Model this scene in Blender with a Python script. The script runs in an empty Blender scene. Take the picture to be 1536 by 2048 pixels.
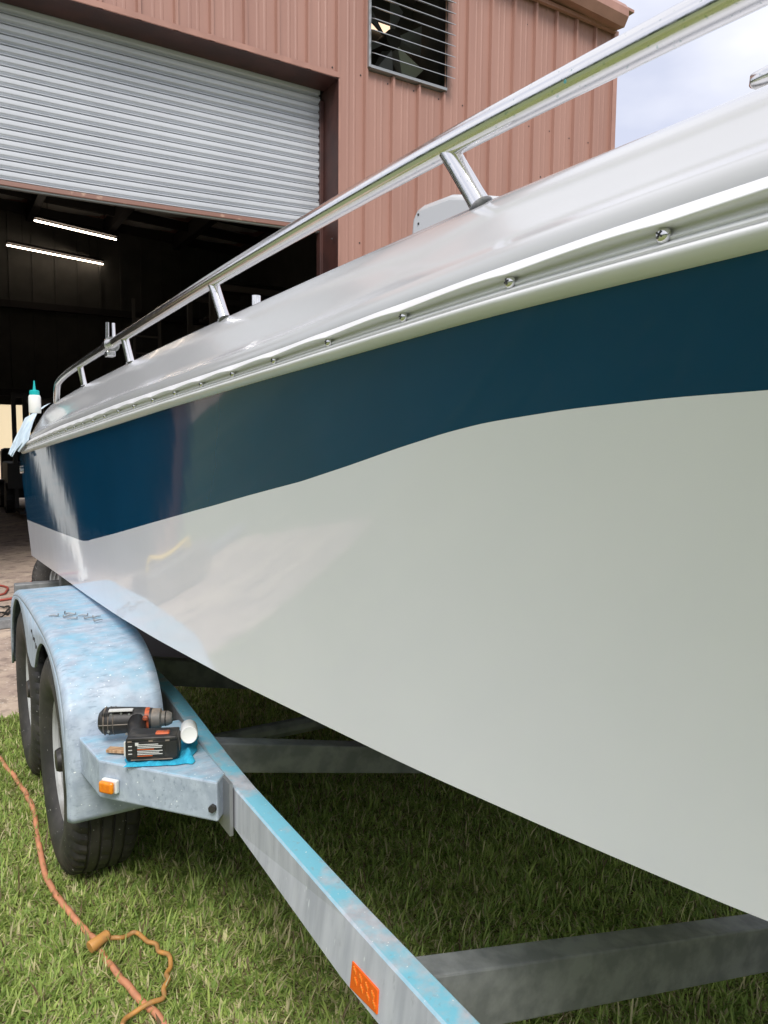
import bpy, math, random
import numpy as np
from mathutils import Vector, Matrix, noise as mnoise
random.seed(7); rng = np.random.default_rng(7)
sc = bpy.context.scene
col = sc.collection

# ------------------------------------------------------------------ camera
PITCH, ROLL, YAW, FPX = .0898, .0093, .5442, 1507.
c_, s_ = math.cos(YAW), math.sin(YAW)
fwd = Vector((s_*math.cos(PITCH), c_*math.cos(PITCH), -math.sin(PITCH)))
rgt = Vector((c_, -s_, 0)); upv = rgt.cross(fwd)
r2 = rgt*math.cos(ROLL)+upv*math.sin(ROLL); u2 = -rgt*math.sin(ROLL)+upv*math.cos(ROLL)
cam = bpy.data.cameras.new('camera'); camo = bpy.data.objects.new('camera', cam); col.objects.link(camo)
camo.matrix_world = Matrix.Translation((0, 0, 1.35)) @ Matrix((r2, u2, -fwd)).transposed().to_4x4()
cam.sensor_fit = 'HORIZONTAL'; cam.sensor_width = 36; cam.lens = 36*FPX/1536
cam.clip_start = .02; cam.clip_end = 800
sc.camera = camo

# ------------------------------------------------------------------ world and sun
SUN_EL, SUN_AZ = 50, 204     # azimuth measured from +Y towards +X: behind the camera, to the left
w = bpy.data.worlds.new('World'); sc.world = w; w.use_nodes = True
nt = w.node_tree; nt.nodes.clear(); N = nt.nodes.new; Lk = nt.links.new
out = N('ShaderNodeOutputWorld'); mix = N('ShaderNodeMixShader'); b1 = N('ShaderNodeBackground'); b2 = N('ShaderNodeBackground')
sky = N('ShaderNodeTexSky'); sky.sky_type = 'NISHITA'; sky.sun_disc = False
sky.sun_elevation = math.radians(SUN_EL); sky.sun_rotation = math.radians(SUN_AZ)
b1.inputs[1].default_value = .12; Lk(sky.outputs[0], b1.inputs[0])
tc = N('ShaderNodeTexCoord'); mp = N('ShaderNodeMapping'); mp.inputs['Scale'].default_value = (1, 1, 2.2)
n1 = N('ShaderNodeTexNoise'); n1.inputs['Scale'].default_value = 2.6; n1.inputs['Detail'].default_value = 5; n1.inputs['Roughness'].default_value = .5
cr = N('ShaderNodeValToRGB'); cr.color_ramp.elements[0].position = .34; cr.color_ramp.elements[1].position = .62
cr.color_ramp.elements[0].color = (.57, .60, .73, 1); cr.color_ramp.elements[1].color = (.90, .90, .95, 1)
Lk(tc.outputs['Generated'], mp.inputs[0]); Lk(mp.outputs[0], n1.inputs[0]); Lk(n1.outputs[0], cr.inputs[0]); Lk(cr.outputs[0], b2.inputs[0])
b2.inputs[1].default_value = .81; mix.inputs[0].default_value = .93
Lk(b1.outputs[0], mix.inputs[1]); Lk(b2.outputs[0], mix.inputs[2]); Lk(mix.outputs[0], out.inputs[0])
sun = bpy.data.lights.new('sun', 'SUN'); sun.energy = 2.2; sun.angle = math.radians(24); sun.color = (1, .96, .9)
suno = bpy.data.objects.new('sun', sun); col.objects.link(suno)
el, az = math.radians(SUN_EL), math.radians(SUN_AZ)
sd = Vector((math.sin(az)*math.cos(el), math.cos(az)*math.cos(el), math.sin(el)))
suno.rotation_euler = (-sd).to_track_quat('-Z', 'Y').to_euler(); suno.location = sd*20
sc.view_settings.view_transform = 'Standard'; sc.view_settings.look = 'None'
sc.view_settings.exposure = 0.66; sc.view_settings.gamma = 1; sc.view_settings.use_curve_mapping = False
sc.cycles.use_denoising = True
sc.cycles.max_bounces = 8

# ------------------------------------------------------------------ materials
def lin(*c): return tuple((x/12.92 if x <= .04045 else ((x+.055)/1.055)**2.4) for x in [v/255 for v in c])
def mat(name, base, rough=.5, metal=0, c2=None, scale=8, lo=.4, hi=.6, detail=4, stretch=(1, 1, 1), bump=0, bscale=40, bdist=.002,
        rvar=0, coat=0, spec=.5, dust=None, dust_up=(.3, .8), dust_n=(.45, .6), dust_scale=9, specks=None, speck_scale=160, speck_t=.72,
        dash=None, dash_vec=(30, 90, 90), dash_lo=.60, dash_hi=.70, emit=None, estr=0, trans=0, attr=None, ior=None):
    m = bpy.data.materials.new(name); m.use_nodes = True
    t = m.node_tree; B = t.nodes['Principled BSDF']; n = t.nodes.new; l = t.links.new
    base = tuple(base)[:3]
    B.inputs['Base Color'].default_value = (*base, 1); B.inputs['Roughness'].default_value = rough
    B.inputs['Metallic'].default_value = metal; B.inputs['Coat Weight'].default_value = coat; B.inputs['Coat Roughness'].default_value = .03
    B.inputs['Specular IOR Level'].default_value = spec
    if ior: B.inputs['IOR'].default_value = ior
    co = n('ShaderNodeTexCoord'); mpn = n('ShaderNodeMapping'); mpn.inputs['Scale'].default_value = stretch
    l(co.outputs['Object'], mpn.inputs[0]); src = mpn.outputs[0]; cur = None
    def noise(s, d=4, r=.55):
        q = n('ShaderNodeTexNoise'); q.inputs['Scale'].default_value = s; q.inputs['Detail'].default_value = d; q.inputs['Roughness'].default_value = r
        l(src, q.inputs[0]); return q.outputs[0]
    def rng_(o, a, b):
        q = n('ShaderNodeMapRange'); q.inputs[1].default_value = a; q.inputs[2].default_value = b; q.clamp = True
        l(o, q.inputs[0]); return q.outputs[0]
    def mixc(f, a, b):
        q = n('ShaderNodeMix'); q.data_type = 'RGBA'
        l(f, q.inputs[0])
        for i, v in ((6, a), (7, b)):
            if isinstance(v, tuple): q.inputs[i].default_value = (*v[:3], 1)
            else: l(v, q.inputs[i])
        return q.outputs[2]
    cur = base
    if attr:
        a = n('ShaderNodeAttribute'); a.attribute_name = attr; cur = a.outputs['Color']
    if c2: cur = mixc(rng_(noise(scale, detail), lo, hi), cur, tuple(c2))
    if dust:
        ge = n('ShaderNodeNewGeometry'); se = n('ShaderNodeSeparateXYZ'); l(ge.outputs['Normal'], se.inputs[0])
        u = rng_(se.outputs[2], *dust_up); nz = rng_(noise(dust_scale, 6, .6), *dust_n)
        mu = n('ShaderNodeMath'); mu.operation = 'MULTIPLY'; l(u, mu.inputs[0]); l(nz, mu.inputs[1])
        cur = mixc(mu.outputs[0], cur, tuple(dust))
    if dash:
        m2 = n('ShaderNodeMapping'); m2.inputs['Scale'].default_value = dash_vec; l(co.outputs['Object'], m2.inputs[0])
        q = n('ShaderNodeTexNoise'); q.inputs['Scale'].default_value = 1; q.inputs['Detail'].default_value = 5; q.inputs['Roughness'].default_value = .65; l(m2.outputs[0], q.inputs[0])
        m3 = n('ShaderNodeMath'); m3.operation = 'MULTIPLY'; l(rng_(q.outputs[0], dash_lo, dash_hi), m3.inputs[0]); l(rng_(noise(5, 3), .35, .6), m3.inputs[1])
        cur = mixc(m3.outputs[0], cur, tuple(dash))
    if specks: cur = mixc(rng_(noise(speck_scale, 1), speck_t, speck_t+.03), cur, tuple(specks))
    if not isinstance(cur, tuple): l(cur, B.inputs['Base Color'])
    if rvar:
        q = n('ShaderNodeMapRange'); q.inputs[3].default_value = max(0, rough-rvar); q.inputs[4].default_value = rough+rvar
        q.inputs[1].default_value = .3; q.inputs[2].default_value = .7
        l(noise(scale*1.7, 4), q.inputs[0]); l(q.outputs[0], B.inputs['Roughness'])
    if bump:
        bn = n('ShaderNodeBump'); bn.inputs['Strength'].default_value = bump; bn.inputs['Distance'].default_value = bdist
        l(noise(bscale, 3), bn.inputs['Height']); l(bn.outputs[0], B.inputs['Normal'])
        if coat: l(bn.outputs[0], B.inputs['Coat Normal'])
    if emit: B.inputs['Emission Color'].default_value = (*emit, 1); B.inputs['Emission Strength'].default_value = estr
    if trans: B.inputs['Transmission Weight'].default_value = trans
    return m
M = {}
M['gel'] = mat('white_gelcoat', (.86, .862, .93), .07, coat=.4, c2=(.845, .85, .915), scale=2.2, bump=.10, bscale=2.6, bdist=.012, spec=.45)
M['blue'] = mat('blue_gelcoat', (.0014, .054, .122), .06, spec=.26, coat=0, bump=.10, bscale=2.6, bdist=.012, c2=(.0014, .049, .110), scale=3)
M['deck'] = mat('deck_gelcoat', (.53, .535, .55), .16, coat=.15, bump=.12, bscale=5, bdist=.004, c2=(.515, .52, .535), scale=3)
M['rubrail'] = mat('rub_rail_vinyl', (.78, .785, .80), .32, coat=.05, c2=(.75, .755, .77), scale=5, bump=.1, bscale=14, bdist=.003)
M['steel'] = mat('polished_steel', (.84, .83, .82), .17, 1, rvar=.06, scale=30, bump=.15, bscale=260, bdist=.0003, specks=(.55, .62, .60), speck_scale=210, speck_t=.70)
M['chrome'] = mat('screw_chrome', (.75, .75, .74), .16, 1)
M['recess'] = mat('screw_recess', (.03, .03, .03), .6)
GB = lin(112, 190, 212)
M['galv'] = mat('galvanised_steel', (.42, .44, .49), .55, .12, dash=(.30, .32, .35), dash_vec=(70, 70, 30), dash_lo=.58, dash_hi=.76, c2=(.56, .58, .63), scale=34, lo=.35, hi=.65, detail=6, bump=.2, bscale=90, bdist=.0006, stretch=(1, 1, .10),
                rvar=.1, dust=lin(128, 198, 220), dust_up=(.45, .9), dust_n=(.34, .50), dust_scale=9, specks=(.85, .9, .9), speck_scale=190, speck_t=.75)
M['galv2'] = mat('galvanised_fender', (.33, .39, .47), .55, .08, c2=(.46, .53, .61), dash=(.17, .22, .29), dash_vec=(24, 130, 70), dash_lo=.54, dash_hi=.74, scale=24, lo=.35, hi=.65, detail=8, bump=.25, bscale=60, bdist=.0008,
                 rvar=.1, dust=lin(126, 180, 203), dust_up=(.3, .95), dust_n=(.38, .74), dust_scale=14, specks=(.85, .9, .9), speck_scale=120, speck_t=.74, stretch=(1, 1.5, 1))
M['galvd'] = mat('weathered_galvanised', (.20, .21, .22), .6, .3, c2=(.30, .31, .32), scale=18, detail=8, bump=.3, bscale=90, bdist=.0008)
M['rubber'] = mat('tyre_rubber', (.022, .021, .020), .62, c2=(.06, .055, .05), scale=9, lo=.45, hi=.75, bump=.2, bscale=70, bdist=.001, specks=(.42, .42, .40), speck_scale=130, speck_t=.74)
M['rim'] = mat('white_rim', (.42, .43, .43), .5, c2=(.20, .19, .17), scale=9, lo=.45, hi=.75)
M['black'] = mat('black_plastic', (.018, .017, .017), .5, c2=(.075, .066, .055), scale=26, lo=.52, hi=.75, bump=.1, bscale=200, bdist=.0005)
M['grey'] = mat('grey_plastic', (.11, .105, .095), .55, c2=(.24, .19, .15), scale=30)
M['label'] = mat('battery_label', (.02, .02, .021), .4)
M['print'] = mat('white_print', (.6, .6, .58), .5)
M['oprint'] = mat('orange_print', (.6, .12, .03), .5)
M['orange'] = mat('orange_plastic', (.55, .11, .035), .5, c2=(.16, .05, .03), scale=55, lo=.45, hi=.6)
M['amber'] = mat('amber_lens', (.85, .27, .01), .18, coat=.5, c2=(.7, .18, .01), scale=60)
M['reflector'] = mat('orange_reflector', (.82, .12, .008), .22, coat=.5)
M['prism'] = mat('reflector_prism', (.9, .25, .03), .15, coat=.5)
M['whitep'] = mat('white_plastic', (.72, .72, .69), .4, c2=(.5, .6, .62), scale=20, lo=.5, hi=.8)
M['teal'] = mat('teal_plastic', (.0, .38, .38), .4)
M['towel'] = mat('blue_towel', (.02, .30, .48), .95, c2=(.03, .42, .62), scale=60, bump=.9, bscale=320, bdist=.003)
M['cloth'] = mat('pale_blue_cloth', (.48, .60, .70), .85, c2=(.60, .70, .78), scale=12, bump=.4, bscale=60, bdist=.003)
M['wood'] = mat('wood_stick', (.50, .33, .19), .7, c2=(.30, .16, .08), scale=30, stretch=(1, 8, 1))
M['cord'] = mat('orange_cord', (.60, .25, .13), .6, c2=(.46, .20, .11), scale=20)
M['browncord'] = mat('yellowed_cord', (.50, .24, .06), .55, c2=(.36, .19, .07), scale=25)
M['redhose'] = mat('red_hose', (.36, .075, .055), .6)
M['blackcable'] = mat('black_cable', (.02, .02, .02), .5)
M['siding'] = mat('rust_pink_siding', lin(162, 122, 109), .45, c2=lin(150, 111, 99), scale=4, lo=.42, hi=.75, stretch=(1, 1, .12), bump=.12, bscale=9, bdist=.004)
M['trim'] = mat('brown_trim', lin(166, 124, 110), .42, c2=lin(154, 114, 101), scale=4)
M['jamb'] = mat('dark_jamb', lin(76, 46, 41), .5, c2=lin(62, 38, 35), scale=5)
M['slat'] = mat('galvanised_slat', (.60, .62, .66), .38, .15, c2=(.53, .55, .59), scale=1.2, lo=.3, hi=.7)
M['bar'] = mat('brown_bottom_bar', lin(120, 84, 72), .55, c2=lin(160, 130, 112), scale=14, lo=.6, hi=.7)
M['louvre'] = mat('louvre_metal', (.34, .35, .36), .4, .6)
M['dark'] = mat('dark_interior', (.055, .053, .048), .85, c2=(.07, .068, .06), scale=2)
M['insul'] = mat('roof_insulation', (.62, .60, .56), .8, c2=(.52, .50, .47), scale=2)
M['purlin'] = mat('purlin_paint', (.022, .018, .017), .7)
M['tube'] = mat('lamp_tube', (.9, .85, .7), .5, emit=(1.0, .82, .64), estr=9)
M['sand'] = mat('pale_sand', lin(196, 180, 160), .9, c2=lin(170, 150, 132), scale=3)
M['cream'] = mat('cream_siding', lin(214, 200, 168), .7)
M['ladder'] = mat('ladder_metal', (.13, .12, .11), .5, .4)
M['tree'] = mat('tree_leaves', (.035, .065, .022), .7, c2=(.06, .10, .035), scale=.8)
M['bark'] = mat('tree_bark', (.09, .07, .05), .9)
M['fork'] = mat('forklift_paint', (.03, .028, .026), .6)
M['glow'] = mat('warm_glow', (.8, .6, .45), .5, emit=(1.0, .72, .50), estr=.9)  # glow put in for reflected light inside the louvre
M['fleck'] = mat('teal_compound', lin(112, 178, 186), .8)
M['yellow'] = mat('yellow_plastic', (.75, .50, .03), .5)
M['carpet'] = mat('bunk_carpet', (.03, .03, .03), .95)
M['floorboat'] = mat('cockpit_floor', (.5, .5, .49), .6)

def ground_mat(name, cols, scales, bump=.6, bs=60, bd=.01):
    m = bpy.data.materials.new(name); m.use_nodes = True; t = m.node_tree; B = t.nodes['Principled BSDF']; n = t.nodes.new; l = t.links.new
    B.inputs['Roughness'].default_value = .95; B.inputs['Specular IOR Level'].default_value = .2
    co = n('ShaderNodeTexCoord'); cur = None
    for (c, s, lo, hi) in zip(cols[1:], scales, [.42, .5, .6, .66], [.6, .66, .7, .7]):
        q = n('ShaderNodeTexNoise'); q.inputs['Scale'].default_value = s; q.inputs['Detail'].default_value = 7; q.inputs['Roughness'].default_value = .65; l(co.outputs['Object'], q.inputs[0])
        r = n('ShaderNodeMapRange'); r.inputs[1].default_value = lo; r.inputs[2].default_value = hi; l(q.outputs[0], r.inputs[0])
        x = n('ShaderNodeMix'); x.data_type = 'RGBA'; l(r.outputs[0], x.inputs[0]); x.inputs[7].default_value = (*c, 1)
        if cur is None: x.inputs[6].default_value = (*cols[0], 1)
        else: l(cur, x.inputs[6])
        cur = x.outputs[2]
    l(cur, B.inputs['Base Color'])
    q = n('ShaderNodeTexNoise'); q.inputs['Scale'].default_value = bs; q.inputs['Detail'].default_value = 6; l(co.outputs['Object'], q.inputs[0])
    b = n('ShaderNodeBump'); b.inputs['Strength'].default_value = bump; b.inputs['Distance'].default_value = bd; l(q.outputs[0], b.inputs['Height']); l(b.outputs[0], B.inputs['Normal'])
    return m
M['soil'] = ground_mat('turf_soil', [(.18, .20, .09), (.27, .29, .13), (.28, .25, .16)], [1.2, 14], bs=90)
M['lawn'] = ground_mat('far_lawn', [(.14, .18, .085), (.18, .215, .10), (.22, .21, .13)], [.5, 6], bs=30)
M['concrete'] = ground_mat('dusty_concrete', [lin(168, 150, 138), lin(192, 174, 156), lin(128, 114, 106), lin(218, 208, 196)], [2.0, 9, 40], bump=.5, bs=80, bd=.004)

# ------------------------------------------------------------------ building helpers
OFF = {}
def prop(o, label=None, cat=None, group=None, kind=None):
    for k, v in (('label', label), ('category', cat), ('group', group), ('kind', kind)):
        if v: o[k] = v
    return o
def empty(name, loc, label, cat, group=None):
    o = bpy.data.objects.new(name, None); col.objects.link(o); o.location = loc; o.empty_display_size = .05
    OFF[o.name] = Vector(loc); return prop(o, label, cat, group)
class G:
    def __init__(s): s.v = []; s.f = []; s.m = []; s.mi = 0
    def add(s, vs, fs):
        b = len(s.v); s.v += [tuple(v) for v in vs]; s.f += [tuple(b+i for i in f) for f in fs]; s.m += [s.mi]*len(fs); return b
    def box(s, c, d, rot=None, taper=1):
        hx, hy, hz = d[0]/2, d[1]/2, d[2]/2; c = Vector(c)
        vs = [Vector((x*hx*(taper if z > 0 else 1), y*hy*(taper if z > 0 else 1), z*hz)) for z in (-1, 1) for y in (-1, 1) for x in (-1, 1)]
        if rot: vs = [rot @ v for v in vs]
        s.add([v+c for v in vs], [(0, 2, 3, 1), (4, 5, 7, 6), (0, 1, 5, 4), (2, 6, 7, 3), (0, 4, 6, 2), (1, 3, 7, 5)]); return s
    def hexa(s, b, t):   # bottom 4, top 4 counter-clockwise
        s.add(list(b)+list(t), [(3, 2, 1, 0), (4, 5, 6, 7), (0, 1, 5, 4), (1, 2, 6, 5), (2, 3, 7, 6), (3, 0, 4, 7)]); return s
    def beam(s, a, b, wd, ht):   # top centre line a-b
        a, b = Vector(a), Vector(b); d = (b-a).normalized(); side = d.cross(Vector((0, 0, 1))).normalized()*wd/2; dn = Vector((0, 0, -ht))
        s.hexa([a-side+dn, a+side+dn, b+side+dn, b-side+dn], [a-side, a+side, b+side, b-side]); return s
    def grid(s, P, closeu=False, closev=False, flip=False):
        nu, nv = len(P), len(P[0]); b = len(s.v)
        for r in P: s.v += [tuple(p) for p in r]
        for i in range(nu if closeu else nu-1):
            for j in range(nv if closev else nv-1):
                q = (b+i*nv+j, b+((i+1) % nu)*nv+j, b+((i+1) % nu)*nv+(j+1) % nv, b+i*nv+(j+1) % nv)
                s.f.append(q[::-1] if flip else q); s.m.append(s.mi)
        return b
    def tube(s, path, r, n=12, caps=True):
        path = [Vector(p) for p in path]; rs = r if isinstance(r, (list, tuple)) else [r]*len(path)
        rings = []; up = None
        for i, p in enumerate(path):
            d = (path[min(i+1, len(path)-1)]-path[max(i-1, 0)]).normalized()
            if up is None: up = d.orthogonal().normalized()
            up = (up-d*up.dot(d)).normalized(); w_ = d.cross(up)
            rings.append([p+(up*math.cos(2*math.pi*k/n)+w_*math.sin(2*math.pi*k/n))*rs[i] for k in range(n)])
        b = s.grid(rings, closev=True)
        if caps:
            s.f.append(tuple(b+k for k in range(n))); s.m.append(s.mi)
            e = b+(len(path)-1)*n; s.f.append(tuple(e+n-1-k for k in range(n))); s.m.append(s.mi)
        return s
    def lathe(s, prof, c, axis=(0, 0, 1), n=24):   # prof: (radius, along)
        c = Vector(c); ax = Vector(axis).normalized(); u = ax.orthogonal().normalized(); w_ = ax.cross(u)
        s.grid([[c+ax*h+(u*math.cos(2*math.pi*k/n)+w_*math.sin(2*math.pi*k/n))*r for k in range(n)] for r, h in prof], closev=True, flip=True); return s
    def prism(s, poly, off):
        n = len(poly); off = Vector(off); s.add([Vector(p) for p in poly]+[Vector(p)+off for p in poly],
              [tuple(range(n))[::-1], tuple(range(n, 2*n))]+[(i, (i+1) % n, n+(i+1) % n, n+i) for i in range(n)]); return s
    def build(s, name, m, parent=None, smooth=False, bevel=0, seg=2, angle=35, sub=0):
        me = bpy.data.meshes.new(name); off = OFF[parent.name] if parent else Vector()
        me.from_pydata([(v[0]-off[0], v[1]-off[1], v[2]-off[2]) for v in s.v], [], s.f); me.validate()
        for x in (m if isinstance(m, list) else [m]): me.materials.append(M[x] if isinstance(x, str) else x)
        if any(s.m) and len(me.polygons) == len(s.m): me.polygons.foreach_set('material_index', s.m)
        o = bpy.data.objects.new(name, me); col.objects.link(o)
        if parent: o.parent = parent
        OFF[o.name] = off.copy()
        if smooth:
            me.polygons.foreach_set('use_smooth', [True]*len(me.polygons))
            if smooth != 'all':
                try: me.set_sharp_from_angle(angle=math.radians(angle))
                except Exception: pass
        if bevel:
            b = o.modifiers.new('bevel', 'BEVEL'); b.width = bevel; b.segments = seg; b.limit_method = 'ANGLE'; b.angle_limit = math.radians(angle)
        if sub:
            b = o.modifiers.new('sub', 'SUBSURF'); b.levels = b.render_levels = sub
        return o
def share(name, me, loc, parent=None, rot=None):   # another object using an existing mesh
    o = bpy.data.objects.new(name, me); col.objects.link(o); off = OFF[parent.name] if parent else Vector()
    if parent: o.parent = parent
    o.location = Vector(loc)-off
    if rot is not None: o.rotation_mode = 'QUATERNION'; o.rotation_quaternion = rot
    return o
interp = lambda x, xs, ys: float(np.interp(x, xs, ys))
def smoothtab(xs, ys, lo, hi, n=400, k=12):
    X = np.linspace(lo, hi, n); Y = np.interp(X, xs, ys); p = np.pad(Y, k, mode='reflect', reflect_type='odd'); ker = np.hanning(2*k+1); ker /= ker.sum()
    return X, np.convolve(p, ker, 'valid')
def catmull(P, n=8):
    P = [Vector(p) for p in P]; out = []
    for i in range(len(P)-1):
        a, b, c, d = P[max(i-1, 0)], P[i], P[i+1], P[min(i+2, len(P)-1)]
        for k in range(n):
            t = k/n; out.append(.5*((2*b)+(c-a)*t+(2*a-5*b+4*c-d)*t*t+(3*b-a-3*c+d)*t**3))
    return out+[P[-1]]

# ------------------------------------------------------------------ ground, apron, yard
def sheet(name, x0, x1, y0, y1, z, m, nx=1, ny=1):
    g = G(); g.grid([[(x0+(x1-x0)*i/nx, y0+(y1-y0)*j/ny, z) for j in range(ny+1)] for i in range(nx+1)])
    return prop(g.build(name, m), kind='structure')
sheet('ground', -300, 300, -300, 300, -.012, 'lawn')
sheet('lawn', -4, 6, -2, 4.1, -.006, 'soil')
g = G(); e0 = [(-1.35+7.*i/120, 3.985+.012*mnoise.noise((i*.5, 0, 0))+.006*mnoise.noise((i*1.9, 3, 0))) for i in range(121)]
g.grid([[(x, y, -.06), (x, y, .004), (x, y+.012, .014), (x, 6.7, .016), (x, 8, .018), (x, 19, .02)] for x, y in e0], flip=True)
prop(g.build('concrete_apron', 'concrete', smooth=True), kind='structure')
sheet('yard', -8, 12, 19, 40, -.004, 'sand')
# ------------------------------------------------------------------ workshop building
YW = 6.6
roofz = lambda x: 6.19+.05*(7.12-x)
BL = empty('workshop_building', (3.4, 6.6, 0), 'rust pink corrugated metal workshop with brown trim and an open roller door', 'building')
RX = lambda i: 2.2176+.3036*i
def prof_pts(xa, xb):
    pts = []
    for i in range(-25, 20):
        x = RX(i)
        for dx, h in ((-.022, 0), (-.010, .036), (.014, .036), (.026, 0), (.105, 0), (.113, .004), (.127, .004), (.135, 0), (.175, 0), (.183, .004), (.197, .004), (.205, 0)):
            pts.append((x+dx, h))
    r = [(xa, interp(xa, [p[0] for p in pts], [p[1] for p in pts]))]+[p for p in pts if xa+1e-4 < p[0] < xb-1e-4]+[(xb, interp(xb, [p[0] for p in pts], [p[1] for p in pts]))]
    return r
def panel(xa, xb, z0, z1=None, lap=0):
    g = G(); P = prof_pts(xa, xb)
    g.grid([[(x, YW-h-lap, z0), (x, YW-h-lap, (z1 if z1 else roofz(x)))] for x, h in P], flip=False)
    o = g.build('wall_panel', 'siding', BL)
    s = o.modifiers.new('solid', 'SOLIDIFY'); s.thickness = .0015
DL, DR, DT = -1.02, 3.432, 4.765
WL = -1.12
k = 0
for i in range(-24, 18, 3):
    xa, xb = RX(i+2), min(RX(i+5)+.035, 7.115); lap = .0025*(k % 2); k += 1
    if xa > 7.1: break
    if xb < WL: continue
    xa = max(xa, WL)
    if xb <= DL or xa >= DR:
        if i+2 == 5 or abs(xa-3.735) < .02:
            panel(xa, xb, .02, 4.925, lap); panel(xa, xb, 6.05, None, lap)
        else: panel(xa, xb, .02, None, lap)
    else:
        a, b = max(xa, DL), min(xb, DR)
        if xa < DL: panel(xa, DL, .02, None, lap)
        panel(a, b, DT, None, lap)
        if xb > DR: panel(DR, xb, .02, None, lap)
# door trims
def bx(name, lo, hi, m, parent, bevel=0):
    g = G(); g.box([(a+b)/2 for a, b in zip(lo, hi)], [b-a for a, b in zip(lo, hi)]); return g.build(name, m, parent, bevel=bevel)
bx('header_trim', (DL, YW-.044, DT-.002), (DR+.012, YW-.0385, DT+.045), 'trim', BL)
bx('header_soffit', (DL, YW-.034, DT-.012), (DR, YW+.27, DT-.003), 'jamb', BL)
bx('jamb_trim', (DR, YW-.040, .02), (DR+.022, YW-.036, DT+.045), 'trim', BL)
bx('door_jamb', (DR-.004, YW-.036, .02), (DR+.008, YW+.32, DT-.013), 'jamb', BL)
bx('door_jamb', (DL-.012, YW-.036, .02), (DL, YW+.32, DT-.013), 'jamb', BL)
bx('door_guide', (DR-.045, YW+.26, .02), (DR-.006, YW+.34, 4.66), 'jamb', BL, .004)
bx('corner_trim', (7.06, YW-.038, .02), (7.128, YW-.034, roofz(7.1)), 'trim', BL)
bx('corner_trim', (7.124, YW-.036, .02), (7.128, YW+.08, roofz(7.1)), 'trim', BL)
# rake fascia: stepped box section sloping with the roof
g = G(); xa, xb = WL-.08, 7.05
sec = [(.0, -.03), (-.09, -.03), (-.19, -.045), (-.25, .045), (-.25, .13), (-.20, .20), (.0, .22)]
g.grid([[(x, YW+dy, roofz(x)+dz) for dy, dz in sec] for x in (xa, xb)], flip=True)
b = g.add([(xb, YW+dy, roofz(xb)+dz) for dy, dz in sec], [tuple(range(7))])
g.build('fascia', 'trim', BL)
bx('soffit_closure', (WL, YW-.075, roofz(7.1)-.045), (7.06, YW-.03, roofz(7.1)-.005), 'trim', BL).rotation_euler = (0, 0, 0)
# shell
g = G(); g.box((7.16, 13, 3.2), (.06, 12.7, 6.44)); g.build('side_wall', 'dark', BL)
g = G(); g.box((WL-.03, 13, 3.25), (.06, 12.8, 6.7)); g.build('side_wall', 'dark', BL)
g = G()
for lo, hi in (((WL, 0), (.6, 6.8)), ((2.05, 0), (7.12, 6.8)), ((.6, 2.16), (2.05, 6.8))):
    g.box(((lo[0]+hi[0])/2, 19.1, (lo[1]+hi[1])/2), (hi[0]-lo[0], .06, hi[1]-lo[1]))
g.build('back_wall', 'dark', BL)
for i in range(26):      # inner ribs of the back wall sheeting
    x = -5.5+i*.48
    if x < WL+.1: continue
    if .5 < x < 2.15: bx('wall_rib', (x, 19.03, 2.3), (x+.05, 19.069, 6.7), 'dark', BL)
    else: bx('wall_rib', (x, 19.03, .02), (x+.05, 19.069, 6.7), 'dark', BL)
bx('wall_girt', (WL, 18.85, 2.35), (7.1, 19.03, 2.5), 'purlin', BL)
bx('wall_girt', (WL, 18.85, 4.3), (7.1, 19.03, 4.45), 'purlin', BL)
g = G(); xs = [WL-.1, 7.25]
g.hexa([(xs[0], YW-.15, roofz(xs[0])+.2), (xs[1], YW-.15, roofz(xs[1])+.2), (xs[1], 19.3, roofz(xs[1])+.2), (xs[0], 19.3, roofz(xs[0])+.2)],
       [(xs[0], YW-.15, roofz(xs[0])+.23), (xs[1], YW-.15, roofz(xs[1])+.23), (xs[1], 19.3, roofz(xs[1])+.23), (xs[0], 19.3, roofz(xs[0])+.23)])
g.build('roof', 'siding', BL)
# sagging insulation bays between purlins (purlins along X, rafters along Y)
NY = 10; NX = 5
for j in range(NY):
    for i in range(NX):
        x0, x1 = WL+(7.1-WL)*i/NX, WL+(7.1-WL)*(i+1)/NX; y0, y1 = 6.75+12.3*j/NY, 6.75+12.3*(j+1)/NY
        g = G(); g.grid([[(x0+(x1-x0)*u, y0+(y1-y0)*v, roofz(x0)+.16-.13*math.sin(math.pi*u)**.6*math.sin(math.pi*v)**.6) for v in [k/6 for k in range(7)]] for u in [k/6 for k in range(7)]])
        g.build('insulation_bay', 'insul', BL, smooth='all')
for j in range(NY+1):
    y = 6.75+12.3*j/NY; g = G()
    g.beam((WL, y, roofz(WL)+.15), (7.1, y, roofz(7.1)+.15), .07, .2); g.build('purlin', 'purlin', BL)
for i in (1, 2, 3, 4):
    x = WL+(7.1-WL)*i/NX; g = G(); g.box((x, 12.9, roofz(x)-.02), (.16, 12.3, .34)); g.build('rafter', 'purlin', BL)
# wall screws
g = G(); g.lathe([(0, .004), (.006, .004), (.008, 0)], (0, 0, 0), (0, -1, 0), 8); me = None
for zz in (4.86, 3.3, 1.9):
    for i in range(4, 16):
        x = RX(i)-.05
        loc = (x, YW-.003, zz+.012*math.sin(i*3.1))
        if me is None:
            o = g.build('screw', 'recess', BL); me = o.data; o.location = Vector(loc)-OFF[BL.name]
            for v in me.vertices: v.co += OFF[BL.name]
        else: share('screw', me, loc, BL)
for x, z in ((6.0, 4.35), (6.15, 4.22), (6.7, 4.6), (5.75, 5.9)): share('screw', me, (x, YW-.004, z), BL)
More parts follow.
